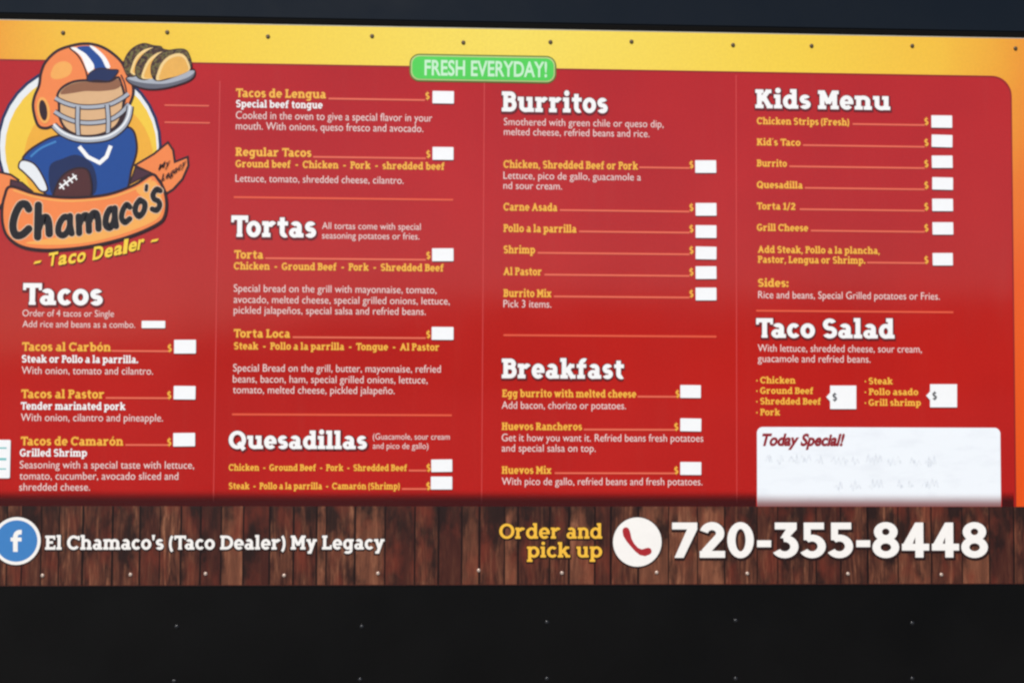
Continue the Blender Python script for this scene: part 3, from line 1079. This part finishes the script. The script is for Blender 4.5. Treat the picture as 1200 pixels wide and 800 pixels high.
# --- printed dark band fading out above the wood
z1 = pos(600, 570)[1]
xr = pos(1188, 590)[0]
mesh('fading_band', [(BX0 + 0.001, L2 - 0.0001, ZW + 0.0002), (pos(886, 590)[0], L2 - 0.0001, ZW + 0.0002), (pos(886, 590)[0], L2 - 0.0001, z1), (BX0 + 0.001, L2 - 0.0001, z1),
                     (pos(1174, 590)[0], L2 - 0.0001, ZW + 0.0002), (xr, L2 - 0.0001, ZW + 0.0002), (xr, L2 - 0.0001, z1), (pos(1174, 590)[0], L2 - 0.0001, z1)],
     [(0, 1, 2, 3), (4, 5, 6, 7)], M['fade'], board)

# --- green badge
def badge():
    a0, zt = pos(480, 64.5)
    a1, _ = pos(652, 64.5)
    zb = pos(566, 97)[1]
    zt = pos(566, 64.6)[1]
    o = plate('badge', rounded(a0, a1, zb, zt, 12 * S), L3 - 0.0003, L1, M['olive'], board)
    d = 0.0042
    plate('badge_rim', rounded(a0 + d, a1 - d, zb + d, zt - d, 10 * S), L3 - 0.0006, L3 - 0.0004, M['pale_green'], o)
    d = 0.0078
    plate('badge_face', rounded(a0 + d, a1 - d, zb + d, zt - d, 9 * S), L3 - 0.0009, L3 - 0.0007, M['green'], o)
    sans_line('badge_lettering', 'FRESH EVERYDAY!', 497.5, 641, 88.4, 17.5, M['mint'], o, L3 - 0.0011, offset=0.022, base_r=90.5)
badge()

# ------------------------------------------------------------------ wood strip
cuts = [-70, -48, -30, -8, 9, 26.5, 49, 70, 98, 133, 165, 188, 213, 236, 260, 286, 317, 345, 372, 383, 417, 452, 487, 515, 542, 563, 592, 608, 645, 668, 698, 717, 749, 784, 818, 850, 888, 912, 957, 986, 1018, 1053, 1092, 1128, 1160, 1189, 1216, 1240, 1262]
v, f, tones = [], [], []
for i in range(len(cuts) - 1):
    x0, x1 = pos(cuts[i], 640)[0], pos(cuts[i + 1], 640)[0]
    gw = random.uniform(1.3, 2.5) * S
    lean = random.uniform(-1, 1) * S * 0.8
    for a, b, tone in ((x0, x1 - gw, random.random()), (x1 - gw, x1, -1.0)):
        k = len(v)
        v += [(a, L1 - 0.0001, ZB + 0.003), (b, L1 - 0.0001, ZB + 0.003), (b, L1 - 0.0001, ZW), (a, L1 - 0.0001, ZW)]
        f.append((k, k + 1, k + 2, k + 3))
        tones.append(tone)
wood = mesh('wood_strip', v, f, M['wood'], board)
at = wood.data.attributes.new('tone', 'FLOAT', 'FACE')
for i, t_ in enumerate(tones):
    at.data[i].value = t_
mesh('wood_edge', *box_data(BX0 + 0.0005, BX1 - 0.0005, -0.0012, -0.0001, ZB + 0.0002, ZB + 0.0026), M['wood_dark'], board)

def disc(cx, cy, r, n=40):
    x, z = pos(cx, cy)
    return [(x + r * S * math.cos(2 * math.pi * i / n), z + r * S * math.sin(2 * math.pi * i / n)) for i in range(n)]
def layer(k):
    return L3 - 0.00003 * k

# round social badge with a letter f
sb = plate('social_badge', disc(19.5, 633.6, 28.6), layer(0), L2, M['wood_dark'], board)
plate('badge_ring', disc(19.5, 633.4, 27.2), layer(1), layer(0) - 0.00001, M['wood_white'], sb)
plate('badge_face', disc(19.5, 633.4, 23.6), layer(2), layer(1) - 0.00001, M['badge_blue'], sb)
p = Pen(5.4)
p.line([(18.2, 646)] + [(18.2, 630)] + arcpts(23.4, 628.5, 5.2, 5.4, 180, 268, 6) + [(25.6, 623.2)], 5.4)
p.bar(12.6, 629.3, 25.4, 633.8)
place([(i, q) for i, pr in enumerate(p.p) for q in pr], 'badge_letter', M['wood_white'], sb, layer(3), lambda u, w_: pos(u, w_))
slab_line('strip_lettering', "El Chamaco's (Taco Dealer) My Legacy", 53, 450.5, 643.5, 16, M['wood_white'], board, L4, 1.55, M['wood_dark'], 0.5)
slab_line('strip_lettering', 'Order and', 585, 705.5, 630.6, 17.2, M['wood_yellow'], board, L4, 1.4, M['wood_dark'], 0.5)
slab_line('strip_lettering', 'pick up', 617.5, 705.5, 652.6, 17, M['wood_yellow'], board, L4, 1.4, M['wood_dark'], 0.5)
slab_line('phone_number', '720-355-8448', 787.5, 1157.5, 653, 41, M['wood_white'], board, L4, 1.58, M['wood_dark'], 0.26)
pb = plate('phone_badge', disc(747, 635.2, 30), layer(0), L2, M['wood_dark'], board)
plate('badge_face', disc(746.8, 634.6, 28.6), layer(1), layer(0) - 0.00001, M['wood_white'], pb)
def handset():
    v = [(733.5, 621.5, 4.2), (734.6, 626, 4.5), (737.0, 632, 3.4), (741, 638, 2.6), (746, 643.5, 2.7), (751, 646.6, 3.6), (755.5, 646.8, 4.5), (759.5, 645.4, 4.2)]
    L, Rr = [], []
    for i, (x, y, r) in enumerate(v):
        a = v[max(i - 1, 0)]; b = v[min(i + 1, len(v) - 1)]
        t = Vector((b[0] - a[0], b[1] - a[1])).normalized()
        L.append((x - t.y * r, y + t.x * r)); Rr.append((x + t.y * r, y - t.x * r))
    def cap(x, y, r, a0):
        return [(x + r * math.cos(R(a0 + 180 * k / 6)), y + r * math.sin(R(a0 + 180 * k / 6))) for k in range(1, 6)]
    t0 = math.degrees(math.atan2(v[1][1] - v[0][1], v[1][0] - v[0][0]))
    t1 = math.degrees(math.atan2(v[-1][1] - v[-2][1], v[-1][0] - v[-2][0]))
    pts = Rr + cap(v[-1][0], v[-1][1], v[-1][2], t1 - 90) + L[::-1] + cap(v[0][0], v[0][1], v[0][2], t0 + 90)
    plate('handset', [pos(*q) for q in pts], layer(2), layer(1) - 0.00001, M['phone_red'], pb)
handset()

# ------------------------------------------------------------------ round emblem (helmet, jersey, football, tacos, ribbon)
lay = [1]
def shape(name, pts, mat, parent, smooth=True, line=2.6, line_mat=None, closed=True):
    """printed flat shape with a dark contour line of its own"""
    q = spline(pts) if smooth else pts
    if line:
        p = Pen(line)
        p.line(q, closed=True)
        fill = [pos(*a) for a in q]
        y = layer(lay[0]); lay[0] += 1
        o = plate(name, fill, y, y + 0.00002, mat, parent)
        yl = layer(lay[0]); lay[0] += 1
        c = place([(0, s) for s in p.p[0]], 'contour', line_mat or M['brown_line'], o, yl, lambda u, v_: pos(u, v_))
        return o
    y = layer(lay[0]); lay[0] += 1
    return plate(name, [pos(*a) for a in q], y, y + 0.00002, mat, parent)
def stroke(name, pts, width, mat, parent, smooth=True, closed=False):
    q = spline(pts, closed) if smooth else pts
    p = Pen(width)
    p.line(q, closed=closed)
    y = layer(lay[0]); lay[0] += 1
    return place([(0, s) for s in p.p[0]], name, mat, parent, y, lambda u, v_: pos(u, v_))

def circ(cx, cy, rx, ry=None, n=36, rot=0):
    ry = ry or rx
    c, s = math.cos(R(rot)), math.sin(R(rot))
    return [(cx + rx * math.cos(2 * math.pi * i / n) * c - ry * math.sin(2 * math.pi * i / n) * s,
             cy + rx * math.cos(2 * math.pi * i / n) * s + ry * math.sin(2 * math.pi * i / n) * c) for i in range(n)]

emblem = shape('emblem_disc', circ(93, 171, 95), M['pale'], board, smooth=False, line=3.5, line_mat=M['navy'])
shape('emblem_face', circ(95, 174, 89), M['sun_yellow'], emblem, smooth=False, line=0)
shape('emblem_shade', circ(104, 188, 76), M['deep_yellow'], emblem, smooth=False, line=0)

# ribbon tails first, behind everything
tail = shape('ribbon_tail', [(158, 194), (180, 181), (197, 167), (203, 176), (205, 190), (220, 184), (221, 194), (214, 210), (203, 222), (195, 227), (188, 212), (177, 203)], M['orange'], emblem, smooth=False)
shape('ribbon_fold', [(159, 196), (178, 203), (152, 216), (156, 205)], M['plum'], emblem, smooth=False, line=2)
shape('ribbon_tail', [(-14, 200), (0, 202), (13, 205), (22, 211), (10, 228), (-6, 252), (-14, 244)], M['orange'], emblem, smooth=False)
shape('ribbon_fold', [(13, 211), (26, 214), (38, 224), (24, 226), (12, 220)], M['plum'], emblem, smooth=False, line=2)

# jersey
jersey = shape('jersey', [(27, 188), (32, 179), (44, 170), (62, 161), (84, 158), (104, 166), (126, 164), (146, 150), (156, 153), (160, 166), (160, 180), (154, 200), (148, 224), (128, 236), (96, 238), (66, 236), (52, 226), (44, 214), (38, 198)], M['blue'], emblem)
shape('jersey_shade', [(58, 196), (74, 186), (92, 182), (110, 196), (112, 226), (86, 236), (62, 230)], M['navy'], jersey, line=0)
shape('sleeve_cuff', [(26, 188), (40, 192), (50, 206), (56, 222), (48, 224), (38, 212), (28, 202), (22, 196)], M['pale'], jersey, line=2)
stroke('jersey_highlight', [(36, 184), (48, 174), (66, 166)], 2.4, M['badge_blue'], jersey)
stroke('collar', [(93, 172), (103, 184), (117, 191), (125, 184), (130, 171)], 4.6, M['white'], jersey, smooth=False)

# helmet
K = lambda X, Y: (30 + X * 0.175, 40 + Y * 0.175)
hp = [K(*a) for a in ((52, 500), (60, 425), (92, 345), (104, 265), (135, 190), (205, 120), (290, 85), (390, 67), (480, 77), (560, 115), (640, 185), (680, 265), (715, 330), (722, 400), (700, 468), (672, 520), (640, 600), (560, 665), (450, 690), (350, 684), (250, 640), (200, 615), (135, 632), (82, 608))]
lin_pts = [K(*a) for a in ((225, 470), (215, 410), (250, 358), (320, 322), (400, 312), (450, 318), (560, 318), (620, 292), (640, 330), (660, 400), (655, 480), (640, 560), (600, 625), (520, 668), (440, 684), (350, 678), (270, 635), (230, 560))]
helmet = shape('helmet', hp, M['orange'], emblem, line=3.4)
shape('helmet_glow', [K(*a) for a in ((170, 270), (200, 205), (265, 185), (310, 215), (300, 270), (240, 300), (185, 300))], M['pale_orange'], helmet, line=0)
shape('helmet_lining', lin_pts, M['lining'], helmet, line=3.0)
shape('lining_pad', [K(*a) for a in ((236, 404), (262, 362), (325, 332), (400, 322), (450, 327), (560, 327), (618, 304), (638, 345), (600, 372), (500, 384), (400, 384), (310, 398))], M['lining_line'], helmet, line=0)
shape('helmet_stripe', [K(*a) for a in ((300, 96), (345, 94), (405, 135), (462, 205), (440, 262), (415, 250), (380, 165), (345, 125))], M['white'], helmet, line=0)
shape('helmet_stripe', [K(*a) for a in ((345, 92), (430, 84), (490, 125), (545, 232), (470, 240), (455, 200), (405, 135))], M['blue'], helmet, line=0)
shape('helmet_stripe', [K(*a) for a in ((430, 84), (468, 92), (535, 155), (568, 222), (540, 226), (505, 160))], M['white'], helmet, line=0)
stroke('helmet_seam', [K(*a) for a in ((295, 95), (355, 150), (400, 235), (415, 300))], 1.8, M['brown_line'], helmet)
shape('helmet_brow', [K(*a) for a in ((412, 300), (440, 255), (500, 232), (570, 240), (622, 245), (600, 285), (560, 318), (480, 312), (430, 318))], M['navy'], helmet, line=1.5)
stroke('helmet_seam', [K(*a) for a in ((640, 275), (664, 330), (676, 400), (660, 475))], 1.8, M['brown_line'], helmet)
shape('ear_ring', circ(*K(122, 512), 7.4, 15.5, rot=-8), M['pale_orange'], helmet, smooth=False, line=0)
shape('ear_hole', circ(*K(120, 512), 4.6, 12.2, rot=-8), M['brown_line'], helmet, smooth=False, line=0)
for cage in ([(200, 430), (262, 462), (350, 486), (450, 490), (560, 474), (640, 436), (690, 400)], [(196, 520), (262, 560), (350, 590), (450, 596), (560, 578), (640, 530), (694, 470)], [(352, 486), (350, 600), (356, 706)], [(548, 474), (556, 580), (552, 690)]):
    stroke('face_bar_line', [K(*a) for a in cage], 6.4, M['brown_line'], helmet)
    stroke('face_bar', [K(*a) for a in cage], 4.0, M['grey'], helmet)
bar = [K(*a) for a in ((190, 612), (250, 665), (345, 702), (450, 708), (560, 688), (645, 630), (688, 560), (702, 485))]
stroke('face_bar_line', bar, 8.6, M['brown_line'], helmet)
stroke('face_bar', bar, 6.0, M['grey'], helmet)
stroke('face_bar_shine', [(x, y - 1.2) for x, y in bar], 2.4, M['pale'], helmet)

# plate of tacos
P2 = lambda X, Y: (130 + X * 0.1, 40 + Y * 0.1)
dish = shape('serving_plate', [P2(*a) for a in ((185, 520), (260, 500), (600, 490), (930, 430), (975, 420), (990, 460), (960, 520), (860, 575), (650, 635), (450, 650), (280, 610), (200, 560))], M['mid_grey'], emblem, line=1.6)
shape('plate_face', [P2(*a) for a in ((200, 515), (420, 490), (700, 470), (955, 430), (965, 470), (860, 530), (640, 585), (420, 580), (260, 550))], M['grey'], dish, line=0)
def taco(fill, shell, nm='taco'):
    o = shape(nm, [P2(*a) for a in fill], M['filling'], dish, line=1.2)
    s = shape('shell', [P2(*a) for a in shell], M['shell_edge'], o, line=0)
    k = [(x * 0.86 + sum(q[0] for q in shell) / len(shell) * 0.14 + 8, y * 0.86 + sum(q[1] for q in shell) / len(shell) * 0.14 + 14) for x, y in shell]
    shape('shell_side', [P2(*a) for a in k], M['shell'], o, line=0)
taco([(160, 420), (160, 320), (210, 220), (290, 150), (390, 115), (500, 140), (600, 160), (560, 260), (330, 470), (220, 500)],
     [(235, 460), (245, 390), (290, 280), (370, 200), (470, 165), (520, 180), (540, 300), (420, 440), (320, 490)])
taco([(295, 480), (300, 370), (370, 260), (460, 190), (540, 165), (650, 190), (720, 210), (660, 320), (480, 510), (360, 535)],
     [(365, 520), (380, 430), (440, 310), (530, 235), (620, 210), (690, 220), (700, 340), (560, 500), (460, 530)])
taco([(480, 480), (480, 360), (540, 270), (620, 215), (720, 190), (830, 180), (900, 210), (940, 320), (930, 420), (700, 520), (540, 550)],
     [(540, 545), (550, 450), (600, 340), (680, 265), (790, 230), (870, 260), (915, 340), (925, 425), (800, 490), (680, 520)])

# football
ball = shape('football', [(64, 234), (66, 220), (74, 206), (88, 198), (102, 199), (107, 212), (107, 228), (100, 240), (80, 242)], M['ball'], emblem, line=2.2)
stroke('lace', [(70, 221), (80, 213), (90, 206)], 2.0, M['white'], ball)
for x, y in ((73, 218.5), (78, 214.5), (83, 211), (88, 207.4)):
    stroke('lace', [(x - 2.6, y - 3.2), (x + 2.6, y + 3.6)], 1.7, M['white'], ball, smooth=False)

# front ribbon with the name
rib = [(13, 219), (40, 227), (70, 231.5), (100, 231.5), (130, 227.5), (158, 217), (178, 205), (186, 211), (193, 224), (195.5, 240), (193, 254), (186, 262), (166, 272), (140, 281), (110, 288), (80, 292), (50, 293), (26, 289), (10, 278), (4, 264), (3, 246), (6, 230)]
ribbon = shape('ribbon', rib, M['orange'], emblem, line=3.4)
shape('ribbon_shine', [(30, 285), (70, 287), (110, 283), (150, 272), (184, 257), (190, 240), (187, 222), (179, 212), (160, 222), (170, 236), (160, 254), (120, 270), (70, 278)], M['pale_orange'], ribbon, line=0)
stroke('ribbon_edge', [(16, 223), (42, 231), (72, 235.5), (102, 235), (132, 231), (160, 221), (178, 210)], 2.0, M['pale_orange'], ribbon)
def letters(name, spec, mat, parent, offset, slope, grow=0.0):
    v_, f_ = [], []
    y = layer(lay[0]); lay[0] += 1
    for ch, x0, x1, yt, yb in spec:
        vs, fs = sans(ch, offset)
        a0, a1 = min(q[0] for q in vs), max(q[0] for q in vs)
        b0, b1 = min(q[1] for q in vs), max(q[1] for q in vs)
        x0, x1, yt, yb = x0 - grow, x1 + grow, yt - grow, yb + grow
        dy = slope * (x1 - x0)
        k = len(v_)
        for a, b in vs:
            t, s = (a - a0) / (a1 - a0), (b - b0) / (b1 - b0)
            X = x0 + t * (x1 - x0) + (s - 0.5) * 2.0
            Y = yb - s * (yb - yt - abs(dy)) + dy * t
            q = pos(X, Y)
            v_.append((q[0], y, q[1]))
        for fa in fs:
            ff = tuple(i + k for i in fa)
            ar = sum(v_[ff[j]][0] * v_[ff[(j + 1) % len(ff)]][2] - v_[ff[(j + 1) % len(ff)]][0] * v_[ff[j]][2] for j in range(len(ff)))
            f_.append(ff if ar > 0 else ff[::-1])
    return mesh(name, v_, f_, mat, parent)
name_spec = (('C', 11.5, 38.5, 234, 282), ('h', 40.5, 62.5, 233, 282), ('a', 65, 88, 249, 281), ('m', 89, 119.5, 244, 277), ('a', 120.5, 140, 240, 272),
             ('c', 140, 155.5, 236, 265), ('o', 156, 173, 230, 258), ("'", 169.5, 174.5, 216, 225), ('s', 176, 191, 218, 251))
STROKES = {
    'C': [[(1, .20), (.82, .02), (.46, .0), (.12, .3), (.0, .66), (.18, .96), (.58, 1), (1, .86)]],
    'h': [[(.06, 0), (.03, .5), (0, 1)], [(.04, .76), (.34, .50), (.74, .46), (.94, .66), (1, 1)]],
    'a': [[(.86, .14), (.46, 0), (.1, .32), (.04, .78), (.38, 1), (.72, .82), (.88, .5)], [(.88, .02), (.88, .5), (1, 1)]],
    'm': [[(0, .06), (.02, .5), (.03, 1)], [(.03, .52), (.22, .12), (.42, .12), (.5, .5), (.52, 1)], [(.52, .5), (.7, .08), (.9, .12), (.98, .5), (1, 1)]],
    'c': [[(1, .2), (.62, 0), (.14, .28), (0, .7), (.4, 1), (1, .86)]],
    'o': [[(.5, 0), (.1, .25), (0, .65), (.4, 1), (.9, .75), (1, .3), (.5, 0)]],
    "'": [[(.7, 0), (.3, 1)]],
    's': [[(1, .12), (.56, 0), (.1, .2), (.26, .44), (.74, .58), (.94, .8), (.56, 1), (0, .88)]]}
def brush_letters(name, spec, mat, parent, extra):
    """rounded brush lettering of the ribbon"""
    polys = []
    k = 0
    for ch, x0, x1, yt, yb in spec:
        wd = min(0.215 * (yb - yt), 0.38 * (x1 - x0)) if ch != "'" else 3.6
        if ch in 'Ch': wd = 8.4
        dy = -0.17 * (x1 - x0)
        h = wd / 2
        for path in STROKES[ch]:
            q = [(x0 + h + u * (x1 - x0 - wd), yt + h + abs(dy) / 2 + v_ * (yb - yt - wd - abs(dy)) + dy * (u - 0.5)) for u, v_ in path]
            q = spline(q, False, 5)
            p = Pen(wd + extra)
            p.line(q)
            polys += [(k % 40, t) for t in p.p[0]]
            k += 1
            for e in (q[0], q[-1]):
                polys.append((k % 40, circ(e[0], e[1], (wd + extra) / 2, n=14)))
                k += 1
    y = layer(lay[0]); lay[0] += 1
    o = place(polys, name, mat, parent, y, lambda u, v_: pos(u, v_), step=0.000004)
    lay[0] += 6
    return o
brush_letters('pale_outline', name_spec, M['name_halo'], ribbon, 2.6)
brush_letters('ribbon_lettering', name_spec, M['black_ink'], ribbon, 0.6)
spec = []
def along(text, x0, y0, x1, y1, cap, weights, bow):
    """letters of a word set along a gently rising line"""
    tot = sum(weights[c] for c in text)
    x = 0
    for c in text:
        wd = weights[c] / tot * (x1 - x0)
        t = (x + wd / 2) / (x1 - x0)
        yb = y0 + (y1 - y0) * t + bow * 4 * t * (1 - t)
        tall = {'T': 1, 'D': 1, 'l': 1.04, 'M': 1, 'L': 1, '-': 0.14}.get(c, 0.74)
        desc = 0.28 if c in 'yg' else 0
        up = 0.28 if c == '-' else 0
        if c != ' ':
            spec.append((c, x0 + x + wd * 0.07, x0 + x + wd * 0.95, yb - cap * (tall + up) - 1.2, yb - cap * up + cap * desc + 1.2))
        x += wd
W_ = {'T': 6, 'a': 5.6, 'c': 5, 'o': 5.6, ' ': 3.6, 'D': 6.6, 'e': 5.4, 'l': 2.8, 'r': 4, '-': 4.4, 'M': 8, 'y': 5.4, 'L': 5, 'g': 5.6}
along('- Taco Dealer -', 40, 313, 186, 286, 15.5, W_, 5)
letters('slogan_lettering', spec, M['letter_yellow'], emblem, 0.03, -0.19)
spec = []
along('My', 186, 200.5, 199, 194.5, 8.6, W_, 0)
along('Legacy', 190, 212.5, 217.5, 194, 8.6, W_, 1.5)
letters('tail_lettering', spec, M['brown_line'], tail, 0.03, -0.6)

# ------------------------------------------------------------------ screws of the board
for px, py in ((74, 38.7), (196, 38), (314, 43), (436, 42.5), (543, 50), (645, 49.5), (740, 49), (859, 53), (951, 54), (1069, 54), (-30, 38), (1190, 57)):
    x, z = pos(px, py)
    dome('border_screw', x, 0.0, z, 0.0062, 0.0035, M['screw_dark'], board)
for px, py in ((50, 674), (153, 673), (241, 672), (333, 674), (443, 671.5), (561, 668), (658.5, 671), (769.5, 670.5), (875.7, 671.6), (993.6, 672), (1103, 673), (-35, 674)):
    x, z = pos(px, py)
    dome('strip_screw', x, L1, z, 0.0054, 0.0035, M['screw_pale'], board)

# ------------------------------------------------------------------ white card at the left edge
def card():
    a, zt = pos(-22, 515)
    b, _ = pos(13, 515)
    zb = pos(0, 560)[1]
    cx, cz = (a + b) / 2, (zt + zb) / 2
    o = empty('notice_card', (cx, -0.0022, cz))
    tag(o, 'small white card with pale teal lines left of the shrimp tacos text', 'card')
    hw, hh = (b - a) / 2, (zt - zb) / 2
    plate('card_sheet', rounded(-hw, hw, -hh, hh, 0.004, n=4), -0.0005, 0.0003, M['sticker'], o)
    for py, t in ((524.5, 1.6), (537.5, 2.6), (549, 1.4)):
        z = pos(0, py)[1] - cz
        mesh('printed_line', [(-hw * 0.9, -0.0008, z - t * S / 2), (hw * 0.74, -0.0008, z - t * S / 2), (hw * 0.74, -0.0008, z + t * S / 2), (-hw * 0.9, -0.0008, z + t * S / 2)], [(0, 1, 2, 3)], M['teal'], o)
card()

# parts of the board were modelled in world coordinates
bpy.context.view_layer.update()
for ch in board.children:
    ch.matrix_parent_inverse = board.matrix_world.inverted()
bpy.context.view_layer.update()
